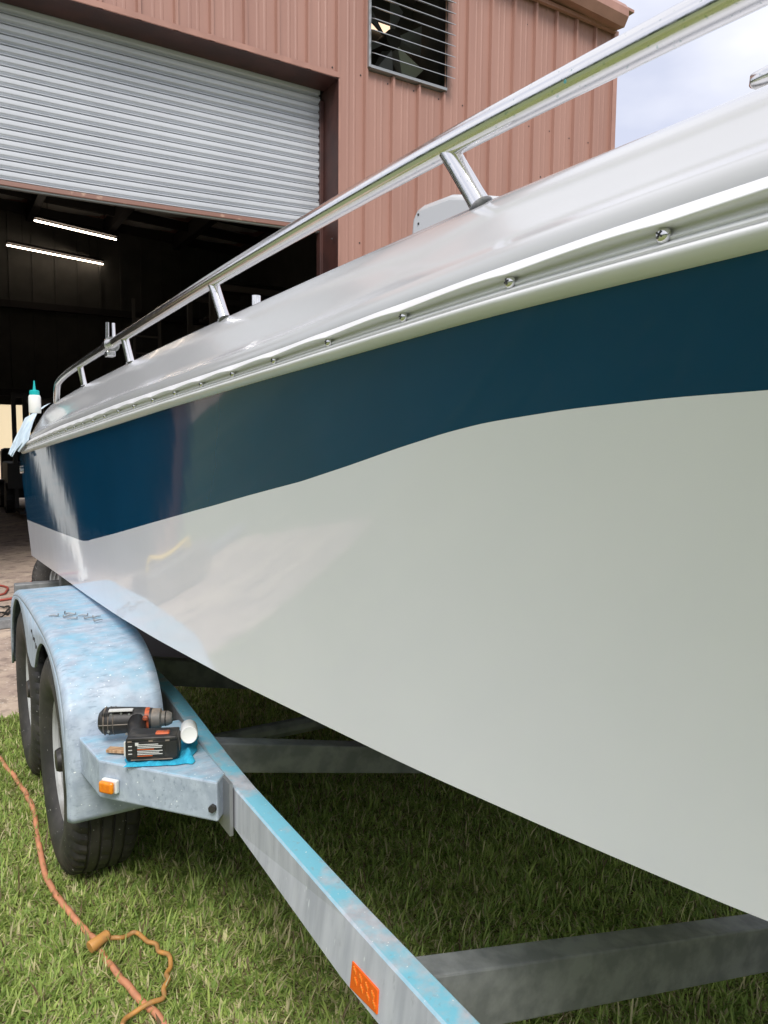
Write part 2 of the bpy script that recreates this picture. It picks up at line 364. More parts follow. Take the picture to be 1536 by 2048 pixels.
# roller door
RD = empty('roller_door', (1.1, 6.9, 3.4), 'half raised galvanised roller door with sagging brown bottom bar', 'roller door')
ZB = 3.375; NS = 18; PT = .0795; YD = YW+.3
def sag(x, z):
    fr = min(1, max(0, (DT-z)/(DT-ZB))); u = (x-.6)/3.0
    return -.0*fr+.075*fr*max(0, u)**1.6+(.05*fr*max(0, -u-.2)**1.6)
for k in range(NS):
    z0 = ZB+.035+k*PT; g = G(); rows = []
    S = [(.034, .0075), (-.011, .0080), (-.0155, .0090), (-.0155, .0130), (-.0070, .0170), (.0050, .0205), (.0070, .0245), (-.0085, .0370), (-.0150, .0420), (-.0162, .0500), (-.0160, .0752), (-.013, .0772), (.030, .0776)]
    xr = DR-.035 if k < NS-1 else DR-.12
    X = [DL-.02+(xr-DL+.02)*i/24 for i in range(25)]
    g.grid([[(x, YD+dy, z0+dz+sag(x, z0)) for dy, dz in S] for x in X], flip=False)
    g.build('slat', 'slat', RD, smooth=True, angle=40)
    bx('end_lock', (DR-.045, YD-.016, z0+.020+sag(DR, z0)), (DR-.036, YD-.004, z0+.032+sag(DR, z0)), 'recess', RD)
g = G(); X = [DL+.02+(DR-.05-DL)*i/24 for i in range(25)]
g.grid([[(x, YD+dy, ZB+dz+sag(x, ZB)) for dy, dz in ((.02, -.006), (-.03, -.006), (-.032, .0), (-.022, .036), (.02, .036))] for x in X], closev=True)
g.build('bottom_bar', 'bar', RD)
g = G(); g.grid([[(x, YD+dy, ZB+dz+sag(x, ZB)) for dy, dz in ((.02, -.020), (-.018, -.020), (-.022, -.0075), (.02, -.0075))] for x in X], closev=True)
g.build('bottom_seal', 'louvre', RD)
g = G(); g.tube([(DL, YD+.24, 4.98), (DR, YD+.24, 4.98)], .19, 20); g.build('curtain_roll', 'slat', RD, smooth=True)
# exhaust louvre
LV = empty('exhaust_louvre', (4.2, 6.6, 5.4), 'grey metal exhaust louvre with open blades high on the pink wall', 'louvre')
x0, x1, z0, z1 = 3.752, 4.672, 4.935, 6.04
bx('frame_side', (x0-.012, YW-.065, z0), (x0+.012, YW+.06, z1), 'louvre', LV)
bx('frame_side', (x1-.012, YW-.02, z0), (x1+.012, YW+.10, z1), 'recess', LV)
bx('frame_sill', (x0+.013, YW-.065, z0-.004), (x1-.013, YW+.06, z0+.022), 'louvre', LV)
bx('frame_head', (x0+.013, YW-.05, z1-.03), (x1-.013, YW+.06, z1), 'louvre', LV)
for k in range(10):
    z = 5.03+k*.1035; g = G()
    g.prism([(x0+.016, YW-.125, z+.002), (x0+.016, YW-.123, z+.010), (x0+.016, YW-.01, z+.068), (x0+.016, YW-.01, z+.065)], (x1-x0-.005+.03, 0, 0))
    g.build('blade', 'louvre', LV)
g = G()
for xx in (x0, x1): g.box((xx, YW+.35, 5.5), (.02, .5, 1.2))
g.box((4.3, YW+.63, 5.6), (1.5, .02, 1.5)); g.box((4.2, YW+.35, 6.07), (.94, .5, .02)); g.build('housing', 'dark', LV)
g = G()
for a in range(6):
    an = a*math.pi/3+.3; u = Vector((math.cos(an), 0, math.sin(an))); v = Vector((-math.sin(an), 0, math.cos(an))); c = Vector((4.21, YW+.35, 5.45))
    g.hexa([c+u*.08-v*.03+Vector((0, .05, 0)), c+u*.42-v*.12+Vector((0, .06, 0)), c+u*.42+v*.12-Vector((0, .06, 0)), c+u*.08+v*.03-Vector((0, .05, 0))],
           [c+u*.08-v*.03+Vector((0, .055, 0)), c+u*.42-v*.12+Vector((0, .065, 0)), c+u*.42+v*.12-Vector((0, .055, 0)), c+u*.08+v*.03-Vector((0, .045, 0))])
g.build('fan_blades', 'louvre', LV)
g = G(); g.tube([(4.21, YW+.25, 5.45), (4.21, YW+.5, 5.45)], .09, 16); g.build('fan_hub', 'fork', LV, smooth=True)
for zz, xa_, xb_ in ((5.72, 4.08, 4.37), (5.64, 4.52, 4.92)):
    g = G(); g.box(((xa_+xb_)/2, YW+.60, zz), (xb_-xa_, .012, .085)); g.build('glow_patch', 'glow', LV)  # glowing patches added to stand in for warm reflections behind the blades

# ceiling lights
for a, b, lb in (((1.62, 18.3, 5.5), (3.70, 18.98, 5.5), 'long warm strip light hanging lower left under the workshop roof'),
                 ((1.90, 16.0, 5.5), (3.50, 16.55, 5.5), 'warm strip light nearer the roller door, partly hidden by a purlin')):
    a, b = Vector(a), Vector(b); L = empty('strip_light', (a+b)/2, lb, 'strip light', 'strip lights under the workshop roof')
    g = G(); g.tube([a, b], .016, 10); g.build('tube', 'tube', L, smooth=True)
    g = G(); g.beam(a+Vector((0, 0, .10)), b+Vector((0, 0, .10)), .12, .05); g.build('fixture', 'purlin', L)
    for t in (.15, .85): 
        p = a.lerp(b, t); g = G(); g.tube([p+Vector((0, 0, .1)), p+Vector((0, 0, .75))], .006, 6); g.build('hanger', 'purlin', L)
# ladder
LD = empty('ladder', (3.2, 13, 0), 'tall dull metal ladder standing in the dark workshop', 'ladder')
for x in (3.0, 3.42): g = G(); g.box((x, 13, 1.85), (.05, .04, 3.7 if x < 3.1 else 3.5)); g.build('rail', 'ladder', LD)
for k in range(12): g = G(); g.tube([(3.0, 13, .3+k*.28), (3.42, 13, .3+k*.28)], .016, 8); g.build('rung', 'ladder', LD)
# storage rack
RK = empty('storage_rack', (5, 12.5, 0), 'dark storage rack with boards in the back of the workshop', 'rack')
for x in (4.0, 6.6):
    for y in (12, 13.2): bx('upright', (x-.04, y-.04, 0), (x+.04, y+.04, 3.9), 'ladder', RK)
for z in (1.2, 2.4, 3.3, 3.8):
    for y in (12, 13.2): bx('shelf_beam', (4.0, y-.03, z), (6.6, y+.03, z+.09), 'ladder', RK)
for i, z in enumerate((3.42, 3.95)):
    for q in range(4): bx('board', (4.1, 12.1+q*.25, z), (6.9, 12.26+q*.25, z+.04), 'fork', RK)
# forklift silhouette in front of the back doorway
FK = empty('forklift', (1.5, 15.2, 0), 'dark forklift parked before the bright rear doorway', 'forklift')
for x in (1.34, 1.52): bx('mast_rail', (x-.035, 14.9, .1), (x+.035, 15.0, 2.2), 'fork', FK)
for z in (.5, 1.25, 2.12): bx('mast_cross', (1.30, 14.92, z), (1.56, 14.97, z+.06), 'fork', FK)
bx('carriage', (1.2, 14.84, .5), (1.75, 14.89, .95), 'fork', FK)
for x in (1.3, 1.62): bx('fork_tine', (x, 13.9, .12), (x+.1, 14.84, .16), 'fork', FK)
bx('body', (1.28, 15.3, .3), (2.1, 17.0, .95), 'fork', FK, .05)
bx('counterweight', (1.28, 17.0, .3), (2.1, 17.5, 1.2), 'fork', FK, .08)
bx('seat', (1.5, 16.2, .95), (1.95, 16.6, 1.35), 'fork', FK, .04)
for x in (1.76, 2.1):
    for y in (15.3, 16.9): bx('guard_post', (x-.03, y-.03, .95), (x+.03, y+.03, 2.1), 'fork', FK)
bx('overhead_guard', (1.7, 15.2, 2.1), (2.16, 17.0, 2.14), 'fork', FK)
for x in (1.28, 2.1):
    for y in (15.5, 16.9): g = G(); g.tube([(x-.08, y, .3), (x+.08, y, .3)], .28, 18); g.build('wheel', 'rubber', FK)
# far shed behind
SH = empty('far_shed', (0, 32, 0), 'pale cream shed seen far off through the rear doorway', 'shed')
bx('wall', (-9, 31.5, 0), (9, 36, 3.2), 'cream', SH); bx('roof', (-9.3, 31.2, 3.21), (9.3, 36.3, 3.4), 'louvre', SH); bx('door', (1.2, 31.44, 0), (2.2, 31.49, 2.1), 'trim', SH)
# white post in the doorway (what the glossy hull mirrors)
WP = empty('white_board', (-.25, 7.3, 0), 'long white board leaning inside the roller doorway', 'board')
g = G(); a, b = Vector((-.27, 7.28, .03)), Vector((.33, 7.62, 2.35)); sd_ = Vector((.062, 0, -.012)); th_ = Vector((0, .02, 0))
g.hexa([a-sd_, a+sd_, a+sd_+th_, a-sd_+th_], [b-sd_, b+sd_, b+sd_+th_, b-sd_+th_]); g.build('plank', 'whitep', WP, bevel=.002)
g = G(); g.hexa([a-sd_*1.3-th_, a+sd_*1.3-th_, a+sd_*1.3-th_*.2, a-sd_*1.3-th_*.2], [v+(b-a)*.04 for v in (a-sd_*1.3-th_, a+sd_*1.3-th_, a+sd_*1.3-th_*.2, a-sd_*1.3-th_*.2)]); g.build('end_batten', 'whitep', WP)
MT = sheet('shade_sheet', .9, 3.0, 4.15, 6.25, .026, 'carpet'); MT['kind'] = 'thing'; prop(MT, 'black sheet added on the concrete as painted shade under the stern', 'shade sheet')  # black sheet added to stand in for the deep shade beneath the boat
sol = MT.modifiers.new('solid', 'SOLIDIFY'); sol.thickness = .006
TB = empty('tool_case', (-.75, 5.6, 0), 'grey tool case with yellow handle on the concrete', 'tool case')
bx('case', (-1.0, 5.45, .02), (-.5, 5.75, .26), 'grey', TB, .02)
g = G(); g.tube([(-.9, 5.6, .26), (-.88, 5.6, .33), (-.75, 5.6, .30), (-.62, 5.6, .35), (-.58, 5.6, .26)], .02, 8); g.build('handle', 'yellow', TB, smooth=True)

# ------------------------------------------------------------------ the boat
BT = empty('powerboat', (1.65, 1.2, .5), 'white powerboat with broad navy stripe and steel bow rail on a trailer', 'boat')
BX = 1.65
chY = [-1.5, -.6, .0, .375, .581, .873, 1.313, 1.689, 2.001, 2.411, 2.937, 3.402, 4.527, 4.9]
chX = [1.62, 1.02, .74, .642, .613, .580, .549, .524, .504, .488, .480, .479, .471, .466]
chXs = smoothtab(chY, chX, -1.5, 4.9, k=9)
def Xc(y): return 1.65 if y < -1.5 else interp(y, *chXs)
def Zc(y):
    z = .72+.042*(4.53-y)+(.02*(1.5-y) if y < 1.5 else 0)
    if y < -1.5: z = 1.033+(1.24-1.033)*min(1, (-1.5-y)/1.1)
    return z
rbT = smoothtab([-2.6, -1, .29, .37, .47, .6, .8, 1.11, 1.69, 2.46, 4.7, 5.1], [1.53, 1.50, 1.477, 1.476, 1.475, 1.472, 1.464, 1.452, 1.426, 1.387, 1.277, 1.258], -2.7, 5.1, k=8)
Zr = lambda y: interp(y, *rbT)
lpT = smoothtab([-2.6, -1, .29, .46, .59, .78, 1.09, 1.65, 2.16, 2.7, 3.27, 3.77, 4.12, 4.4, 5.1], [1.57, 1.54, 1.519, 1.516, 1.511, 1.503, 1.489, 1.471, 1.455, 1.432, 1.409, 1.383, 1.365, 1.349, 1.305], -2.7, 5.1, k=8)
Zl = lambda y: interp(y, *lpT)
cwT = smoothtab([-2.6, -1, .39, .55, .73, 1.05, 1.45, 1.74, 2.19, 2.7, 3.55, 4.29, 4.69, 5.0], [1.70, 1.66, 1.642, 1.645, 1.647, 1.645, 1.640, 1.636, 1.629, 1.617, 1.594, 1.563, 1.545, 1.53], -2.7, 5.0, k=8)
Zk = lambda y: interp(y, *cwT)
def bow(y): return 0 if y > .1 else 1.2*((.1-y)/2.7)**2.1
def Sside(y, t):
    xc, xg = Xc(y), .46+bow(y)
    if y < -1.5: xc = BX
    a = .012*min(1, max(0, (3-y)/2.5))
    return Vector((min(BX, xc*(1-t)+xg*t+a*4*t*(1-t)), y, Zc(y)*(1-t)+Zr(y)*t))
stT = smoothtab([-2.6, -1, .310, .39, .497, .617, .685, .78, .91, 1.075, 1.29, 1.575, 1.972, 2.37, 2.80], [.86, .85, .843, .843, .838, .827, .815, .793, .759, .719, .678, .620, .536, .450, .362], -2.7, 2.80, n=500, k=3)
def tst(y):
    if y >= 2.80: return interp(y, [2.80, 2.913, 3.603, 4.777, 5.0], [.360, .345, .340, .341, .341])
    return interp(y, *stT)
Yend = lambda t: 4.53+.34*t
def mir(p): return Vector((2*BX-p[0], p[1], p[2]))
us = sorted(set([round(-2.6+.12*i, 4) for i in range(23)]+[round(.16+.02*i, 4) for i in range(60)]+[round(1.36+.045*i, 4) for i in range(70)]+[4.53]))
us = [u for u in us if u <= 4.53]
def stretch(u, t): return u if u < 3.2 else 3.2+(u-3.2)/(1.33)*(Yend(t)-3.2)
g = G()
for sgn in (0, 1):
    lower, upper = [], []
    for u in us:
        lo, up_ = [], []
        for k in range(15):
            y = stretch(u, .34); ts = tst(y); t = ts*k/14; lo.append(Sside(stretch(u, t), t))
        for k in range(13):
            y = stretch(u, .34); ts = tst(y); t = ts+(1-ts)*k/12; up_.append(Sside(stretch(u, t), t))
        if sgn: lo = [mir(p) for p in lo]; up_ = [mir(p) for p in up_]
        lower.append(lo); upper.append(up_)
    g.mi = 0; g.grid(lower, flip=not bool(sgn)); g.mi = 1; g.grid(upper, flip=not bool(sgn))
    g.mi = 0; keel = []
    for u in us:
        c = Sside(stretch(u, 0), 0); c = mir(c) if sgn else c
        ck = Vector((c.x+(.012 if not sgn else -.012), c.y, c.z-.006)); y = c.y
        kz = .44+(max(0, .6-y)/2.1)**1.6*.62; kz = min(kz, c.z-.001) if y > -1.5 else c.z-.002
        keel.append([c, ck, ck.lerp(Vector((BX, y, kz)), .5)+Vector((0, 0, -.01)), Vector((BX, y, kz))])
    g.grid(keel, flip=bool(sgn))
# transom
T = [Sside(Yend(t), t) for t in [k/10 for k in range(11)]]
g.grid([T, [mir(p) for p in T]], flip=True)
kk = keel[-1]; a0 = Sside(4.53, 0); g.add([a0, mir(a0), (BX, 4.53, .44)], [(0, 1, 2)])
hull = g.build('hull', ['gel', 'blue'], BT, smooth=True, angle=50)
# weld duplicate vertices so the shading runs on across the stripe
import bmesh
bm = bmesh.new(); bm.from_mesh(hull.data); bmesh.ops.remove_doubles(bm, verts=bm.verts, dist=.0004)
bmesh.ops.recalc_face_normals(bm, faces=bm.faces); bm.to_mesh(hull.data); bm.free()
hull.data.polygons.foreach_set('use_smooth', [True]*len(hull.data.polygons)); hull.data.set_sharp_from_angle(angle=math.radians(35))

# rub rail
SY = [.370, .535, .712, .893, 1.074, 1.254, 1.428, 1.608, 1.790, 1.976, 2.160, 2.348, 2.533, 2.713, 2.887, 3.075, 3.262, 3.437, 3.609, 3.775, 3.955, 4.113, 4.262, 4.413, 4.56, 4.71]
SY = [.370-.178*k for k in range(12, 0, -1)]+SY
def wave(y):     # 0 at a screw, 1 halfway between screws
    i = np.searchsorted(SY, y); i = min(max(i, 1), len(SY)-1); a, b = SY[i-1], SY[i]; t = (y-a)/(b-a)
    return math.sin(math.pi*min(1, max(0, t))**.6)**1.3
gx = lambda y: .45+bow(y)
RP = [(.022, -.05, 0), (.0112, -.045, 0), (.0085, -.02, .3), (.0045, .06, .6), (.0010, .135, .9), (-.0020, .21, 1), (-.0030, .245, 1), (-.0022, .266, 1), (.001, .280, .9), (.0078, .292, .5), (.0092, .32, .1), (.0085, .37, 0), (.0060, .42, 0), (.0045, .455, 0), (.0048, .485, 0), (.0066, .505, 0),
      (.0050, .525, 0), (.0020, .57, 0), (.0008, .62, 0), (.0030, .645, 0), (.0010, .672, 0), (-.0020, .70, .1), (-.0030, .75, .3), (-.0018, .82, .4), (.0015, .90, .3), (.006, .97, .1), (.011, 1.0, 0), (.016, 1.005, 0)]
def stern_in(y): return .0 if y < 4.6 else .05*((y-4.6)/.35)**2
def rpt(y, dx, v, wv):
    h = Zl(y)-Zr(y)+.002; wq = wave(y)*wv; amp = .0009+.0008*min(1, max(0, (y-.3)/.9))
    return Vector((gx(y)+dx-wq*amp*1.3+stern_in(y), y, Zl(y)-v*h+(1-wave(y))*wv*-amp*1.1))
YS = [-2.6+.06*i for i in range(44)]+[.04+.0105*i for i in range(120)]+[1.3+.014*i for i in range(257)]
YS = [y for y in YS if y < 4.9]
for sgn in (0, 1):
    g = G(); R_ = [[rpt(y, *p) for p in RP] for y in YS]
    if sgn: R_ = [[mir(p) for p in r][::1] for r in R_[::3]]
    g.grid(R_, flip=bool(sgn)); rr = g.build('rub_rail', 'rubrail', BT, smooth='all')
    if not sgn: RR = rr
# screws on the rub rail: domed head with a cross recess
g = G(); prof = [(.0, .0042), (.0022, .0040), (.0040, .0032), (.0052, .0020), (.0060, .0004), (.0061, -.001)]
g.lathe(prof, (0, 0, 0), (-1, 0, 0), 20)
g.mi = 1
for rr_ in ((.0058, .0013), (.0013, .0058)): g.box((-.0040, 0, 0), (.0012, rr_[0], rr_[1]))
scr = g.build('screw', ['chrome', 'recess'], RR, smooth=True, angle=50); scr_me = scr.data
for v in scr_me.vertices: v.co += OFF[RR.name]
for i, y in enumerate(SY):
    h = Zl(y)-Zr(y); p = Vector((gx(y)+.0035+stern_in(y), y, Zl(y)-.43*h)); q = (Matrix.Rotation(random.uniform(0, 1.5), 4, 'X')).to_quaternion()
    if i == 0: scr.location = p-OFF[RR.name]; scr.rotation_mode = 'QUATERNION'; scr.rotation_quaternion = q
    else: share('screw', scr_me, p, RR, q)

# gunwale / deck moulding
def ss(a, b, x): t = min(1, max(0, (x-a)/(b-a))); return t*t*(3-2*t)
GP = [(.0150, -.05), (.0120, -.01), (.0110, .040), (.0125, .100), (.0180, .155), (.0330, .195), (.0500, .285), (.070, .50), (.096, .74), (.119, .868), (.1245, .900), (.1290, .925), (.1345, .955), (.147, 1.0), (.175, 1.0), (.25, .98), (.33, .93), (.37, .88), (.385, .8), (.39, -.2), (.395, -1.6)]
def gpt(y, k):
    dx, f = GP[k]; d = Zk(y)-Zl(y); x = gx(y)+dx; z = Zl(y)+f*d
    rid = 1-ss(.55, 1.1, y)
    if k == 11: x += .010*rid; z -= .002*rid
    if k in (10, 12): x -= .0015*rid
    bulge = (1-ss(.62, .86, y))*math.exp(-((k-7.6)/2.0)**2)*.006
    b2_ = (1-ss(.75, 1.15, y))*math.exp(-((k-5.5)/1.4)**2)*.004
    x -= bulge+b2_; z += (bulge+b2_)*.8
    end = ss(4.45, 4.9, y); x += stern_in(y)+end*.03*min(1, f); z -= end*max(0, f)*.035
    return Vector((min(x, BX-.001), y, z))
YG = [-2.6+.12*i for i in range(22)]+[.04+.03*i for i in range(50)]+[1.55+.07*i for i in range(48)]; YG = [y for y in YG if y < 4.9]+[4.9]
for sgn in (0, 1):
    g = G(); R_ = [[gpt(y, k) for k in range(len(GP))] for y in YG]
    if sgn: R_ = [[mir(p) for p in r] for r in R_]
    g.grid(R_, flip=not bool(sgn)); g.build('gunwale', 'deck', BT, smooth='all', sub=1)
# stern cap and cockpit
g = G(); E = [gpt(4.9, k) for k in range(14)]; g.grid([E, [mir(p) for p in E]], flip=False)
g.grid([[gpt(4.9, 14), mir(gpt(4.9, 14))], [gpt(4.9, 14)+Vector((0, -.18, 0)), mir(gpt(4.9, 14))+Vector((0, -.18, 0))], [gpt(4.9, 14)+Vector((0, -.18, -.5)), mir(gpt(4.9, 14))+Vector((0, -.18, -.5))]])
g.build('stern_cap', 'deck', BT)
bx('cockpit_floor', (.80, -1.2, 1.08), (2.5, 4.75, 1.11), 'floorboat', BT)
g = G(); g.grid([[(max(.82, gpt(y, 16).x), y, gpt(y, 16).z-.004) for _ in (0,)]+[(BX, y, gpt(y, 16).z+.02)]+[(2*BX-max(.82, gpt(y, 16).x), y, gpt(y, 16).z-.004)] for y in [-2.5+.15*i for i in range(13)]])
g.build('foredeck', 'deck', BT, smooth=True)
# console moulding
CO = G(); poly = [(1.545, 1.2), (1.545, 1.845), (1.540, 1.880), (1.520, 1.900), (1.495, 1.9035), (1.386, 1.898), (1.30, 1.874), (1.20, 1.843), (.95, 1.80), (.95, 1.2)]
CO.prism([(1.0, y, z) for y, z in poly], (.75, 0, 0)); cons = CO.build('console', 'deck', BT, smooth=True, bevel=.014, seg=3, angle=40)
for y, z in ((1.510, 1.883), (1.509, 1.862)):
    g = G(); g.tube([(.9985, y, z), (1.004, y, z)], .003, 8); g.build('mounting_hole', 'recess', cons)
# bow rail
BR = None
path = [(.585, 4.262, 1.552), (.578, 4.20, 1.585), (.573, 4.135, 1.622), (.570, 4.05, 1.642), (.570, 3.85, 1.660), (.570, 3.46, 1.676), (.570, 2.82, 1.692), (.570, 2.2, 1.706), (.570, 1.705, 1.717), (.570, 1.2, 1.722), (.570, .8, 1.7215),
        (.570, .5, 1.714), (.570, .3, 1.708), (.575, 0, 1.715), (.65, -.6, 1.75), (.83, -1.2, 1.79), (1.1, -1.8, 1.84), (1.40, -2.2, 1.88), (1.65, -2.35, 1.90)]
P = catmull(path, 6)
g = G(); g.tube(P, .016, 20); BR = g.build('handrail', 'steel', BT, smooth='all')
g = G(); g.tube([mir(p) for p in P], .016, 14); BR2 = g.build('handrail', 'steel', BT, smooth='all')
for (yt, yb) in ((3.468, 3.455), (2.617, 2.592), (1.705, 1.672), (.787, .748), (-.15, -.2), (-1.1, -1.15)):
    pt = min(P, key=lambda p: abs(p.y-yt)); pb = Vector((pt.x+.016, yb, Zk(yb)-.008 if yb > 0 else Zk(yb)))
    g = G(); L_ = pb-pt
    g.tube([pt+L_*.04, pt+L_*.3, pb-L_*.18, pb-L_*.02, pb], [.0135, .0128, .0128, .0135, .016], 18)
    st_ = g.build('stanchion', 'steel', BR, smooth=True)
    g = G(); m0, m1 = mir(pt), mir(pb); g.tube([m0, m1], .0128, 10); g.build('stanchion', 'steel', BR2, smooth=True)
# two flecks of pale teal compound on the tube
for yy, sz in ((.580, .0055), (.522, .0040), (.60, .0009), (.545, .0010), (.66, .0009)):
    pc = min(P, key=lambda p: abs(p.y-yy)); pc = Vector((.570, yy, pc.z)); dv = Vector((-.80, -.35, -.50)).normalized(); c_f = pc+dv*.0160; q_ = dv.to_track_quat('Z', 'Y').to_matrix()
    g = G(); ring = [c_f+q_ @ Vector((sz*(1+.5*math.sin(a_*2.3+yy*50))*math.cos(a_*math.pi/5), sz*.8*(1+.4*math.sin(a_*3.1))*math.sin(a_*math.pi/5), -.0006)) for a_ in range(10)]
    g.add(ring+[c_f+dv*.0007], [(k_, (k_+1) % 10, 10) for k_ in range(10)]); g.build('compound_fleck', 'fleck', BR, smooth=True)
# grab rail end on the far side of the deck
g = G(); g.tube([(.905, .612, 1.802), (.903, .606, 1.805), (.905, .59, 1.806), (.93, .42, 1.815), (.96, .2, 1.82)], [.004, .011, .0125, .0125, .0125], 16)
g.build('grab_rail', 'steel', BT, smooth='all')
g = G(); g.tube([(1.2, 3.03, 1.72), (1.2, 3.03, 1.962)], .019, 14); g.build('rod_holder', 'steel', BT, smooth=True, angle=50)
g = G(); g.tube([(.462, 4.80, 1.185), (.452, 4.80, 1.185)], .022, 16); g.build('vent_fitting', 'chrome', BT, smooth=True, angle=50)

# rail clamp with two prongs
CL = empty('rail_clamp', (.57, 2.82, 1.69), 'small steel clamp with two upright prongs on the bow rail', 'clamp')
g = G(); g.tube([(.57, 2.80, 1.690), (.57, 2.84, 1.691)], .027, 16); g.build('band', 'steel', CL, smooth=True, angle=40)
g = G(); g.box((.567, 2.82, 1.658), (.03, .045, .018)); g.build('block', 'bronze' if 'bronze' in M else 'steel', CL, bevel=.003)
for dy in (-.018, .020):
    g = G(); g.tube([(.57+dy*.6, 2.82, 1.70), (.57+dy*.6, 2.82+dy*.3, 1.768)], [.0065, .0055], 10); g.build('prong', 'chrome', CL, smooth=True, angle=50)

# ------------------------------------------------------------------ trailer
TR = empty('boat_trailer', (1.65, 1.5, 0), 'galvanised tandem axle boat trailer dusted with blue compound', 'trailer')
# near side rail, box section
def lerp3(a, b, t): return a+(b-a)*t
RY = [(3.9, .655, .52), (2.4, .631, .538), (1.84, .597, .54), (1.63, .5885, .54), (1.08, .586, .54), (.80, .590, .54), (.2, .60, .54), (-.6, .72, .54), (-1.8, 1.28, .54), (-2.6, 1.56, .54)]
def railmesh(flip):
    g = G(); rows = []
    wdt = .047
    for y, x, z in RY:
        p = [(x, y, z-.10), (x, y, z-.004), (x+.004, y, z), (x+wdt-.004, y, z), (x+wdt, y, z-.004), (x+wdt, y, z-.10)]
        if y < 1.5: p[0] = (x-.012, y, z-.103)
        rows.append([mir(q) for q in p] if flip else [Vector(q) for q in p])
    g.grid(rows, closev=True, flip=flip); return g
railmesh(False).build('frame_rail', 'galv', TR); railmesh(True).build('frame_rail', 'galv', TR)
def cross(y, x0, z0, zc, wd=.055, ht=.105, m='galvd'):
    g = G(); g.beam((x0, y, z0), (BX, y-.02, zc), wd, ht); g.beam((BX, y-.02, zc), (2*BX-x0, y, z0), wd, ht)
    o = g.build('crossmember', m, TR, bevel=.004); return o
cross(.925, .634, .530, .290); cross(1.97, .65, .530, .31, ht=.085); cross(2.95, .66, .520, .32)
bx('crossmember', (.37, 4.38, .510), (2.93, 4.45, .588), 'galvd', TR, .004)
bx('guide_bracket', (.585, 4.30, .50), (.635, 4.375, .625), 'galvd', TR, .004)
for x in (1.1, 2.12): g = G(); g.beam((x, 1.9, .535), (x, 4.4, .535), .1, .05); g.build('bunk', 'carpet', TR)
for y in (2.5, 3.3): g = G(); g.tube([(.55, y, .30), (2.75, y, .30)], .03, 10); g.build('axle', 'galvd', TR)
g = G(); g.box((1.62, -3.0, .49), (.1, 1.6, .1)); g.build('tongue', 'galv', TR)
# bracket box: five sided shelf in front of the fender
zt = .556
top = [(.319, 2.105), (.337, 1.926), (.552, 1.658), (.586, 1.70), (.592, 2.105)]
g = G(); n_ = len(top)
V_ = [(x, y, zt) for x, y in top]+[(x+.002, y+.002, zt-.100) for x, y in top]
g.add(V_, [(0, 1, 2, 3, 4)[::1], (9, 8, 7, 6, 5)]+[((i+1) % n_, i, n_+i, n_+(i+1) % n_) for i in range(n_)])
brk = g.build('step_bracket', 'galv2', TR, bevel=.005)
# flange plate and bolt on the rail
bx('flange_plate', (.576, 1.640, .425), (.5845, 1.74, .552), 'louvre', TR)
g = G(); g.box((.568, 1.68, .482), (.05, .095, .125), Matrix.Rotation(.0, 3, 'Z')); 
g = G(); c0 = Vector((.5655, 1.638, .490)); dbl = Vector((-.62, -.78, 0)).normalized()
g.tube([Vector((.546, 1.668, .492)), Vector((.546, 1.668, .492))+dbl*.012], .0095, 6); g.build('bolt', 'fork', TR)
# marker lamp on the bracket's slanting front
e1 = Vector((.552-.337, 1.658-1.926, 0)).normalized(); nrm = Vector((e1.y, -e1.x, 0)); 
if nrm.y > 0: nrm = -nrm
mc = Vector((.337, 1.926, .499))+e1*.040
rotm = Matrix((e1, -nrm, Vector((0, 0, 1)))).transposed()
g = G(); g.box(mc+nrm*.006, (.046, .012, .034), rotm); lamp = g.build('marker_lamp', 'whitep', TR, bevel=.003)
g = G(); g.box(mc+nrm*.018-e1*.002, (.042, .013, .030), rotm); g.build('lens', 'amber', lamp, smooth=True, bevel=.006, seg=3)
# reflector on the rail side
RC = [(1.046, .484), (.962, .487), (.958, .449), (1.046, .438)]
g = G(); g.prism([(.5800+(z-.45)*.1, y, z) for y, z in RC], (-.0055, 0, 0)); rf = g.build('reflector', 'reflector', TR, bevel=.0015)
for i in range(4):
    for j in range(2):
        if (i+j) % 2 == 0 or True:
            y = 1.036-.020*i-(.006*j); z = .478-.015*j-.001*i+.001*j*i; g = G()
            for q in range(3): g.box((.5740+(z-.45)*.1, y-.003*q, z-.002*q), (.0022, .0022, .006))
            g.build('prism_mark', 'prism', rf)
# wheels
def tyre_mesh():
    g = G(); R, Wd = .345, .105; nA = 150
    prof = []   # (x from outer -Wd to inner Wd, radius)
    prof = [(-.070, .200), (-.084, .212), (-.098, .238), (-.1055, .268), (-.103, .300), (-.094, .322), (-.086, .334), (-.078, .3405), (-.070, .3425), (-.056, .3445), (-.0535, .3445), (-.051, .337), (-.047, .337), (-.0445, .345),
            (-.021, .3455), (-.0185, .338), (-.0145, .338), (-.012, .3458), (.012, .3458), (.0145, .338), (.0185, .338), (.021, .3455), (.0445, .345), (.047, .337), (.051, .337), (.0535, .3445), (.070, .3425), (.078, .3405), (.086, .334), (.094, .322), (.101, .305), (.105, .28), (.1045, .25), (.098, .215), (.088, .195)]
    rows = []
    for a in range(nA):
        r_ = []
        for (x, r) in prof:
            ax = abs(x); rr = r; da = 0
            if .053 < ax < .097 and r > .32 and a % 3 == 0: rr -= .007
            if .022 < ax < .044 and (a+3*(x > 0)) % 6 == 0: rr -= .008
            if ax < .0125 and a % 5 == 0: rr -= .005
            if .0125 < ax < .0535: da = .010*math.sin(a*math.pi*2/6)*0
            an = 2*math.pi*(a+(x*28))/nA
            r_.append((x, rr*math.cos(an), rr*math.sin(an)))
        rows.append(r_)
    g.grid(rows, closeu=True, flip=False); return g
tm = None
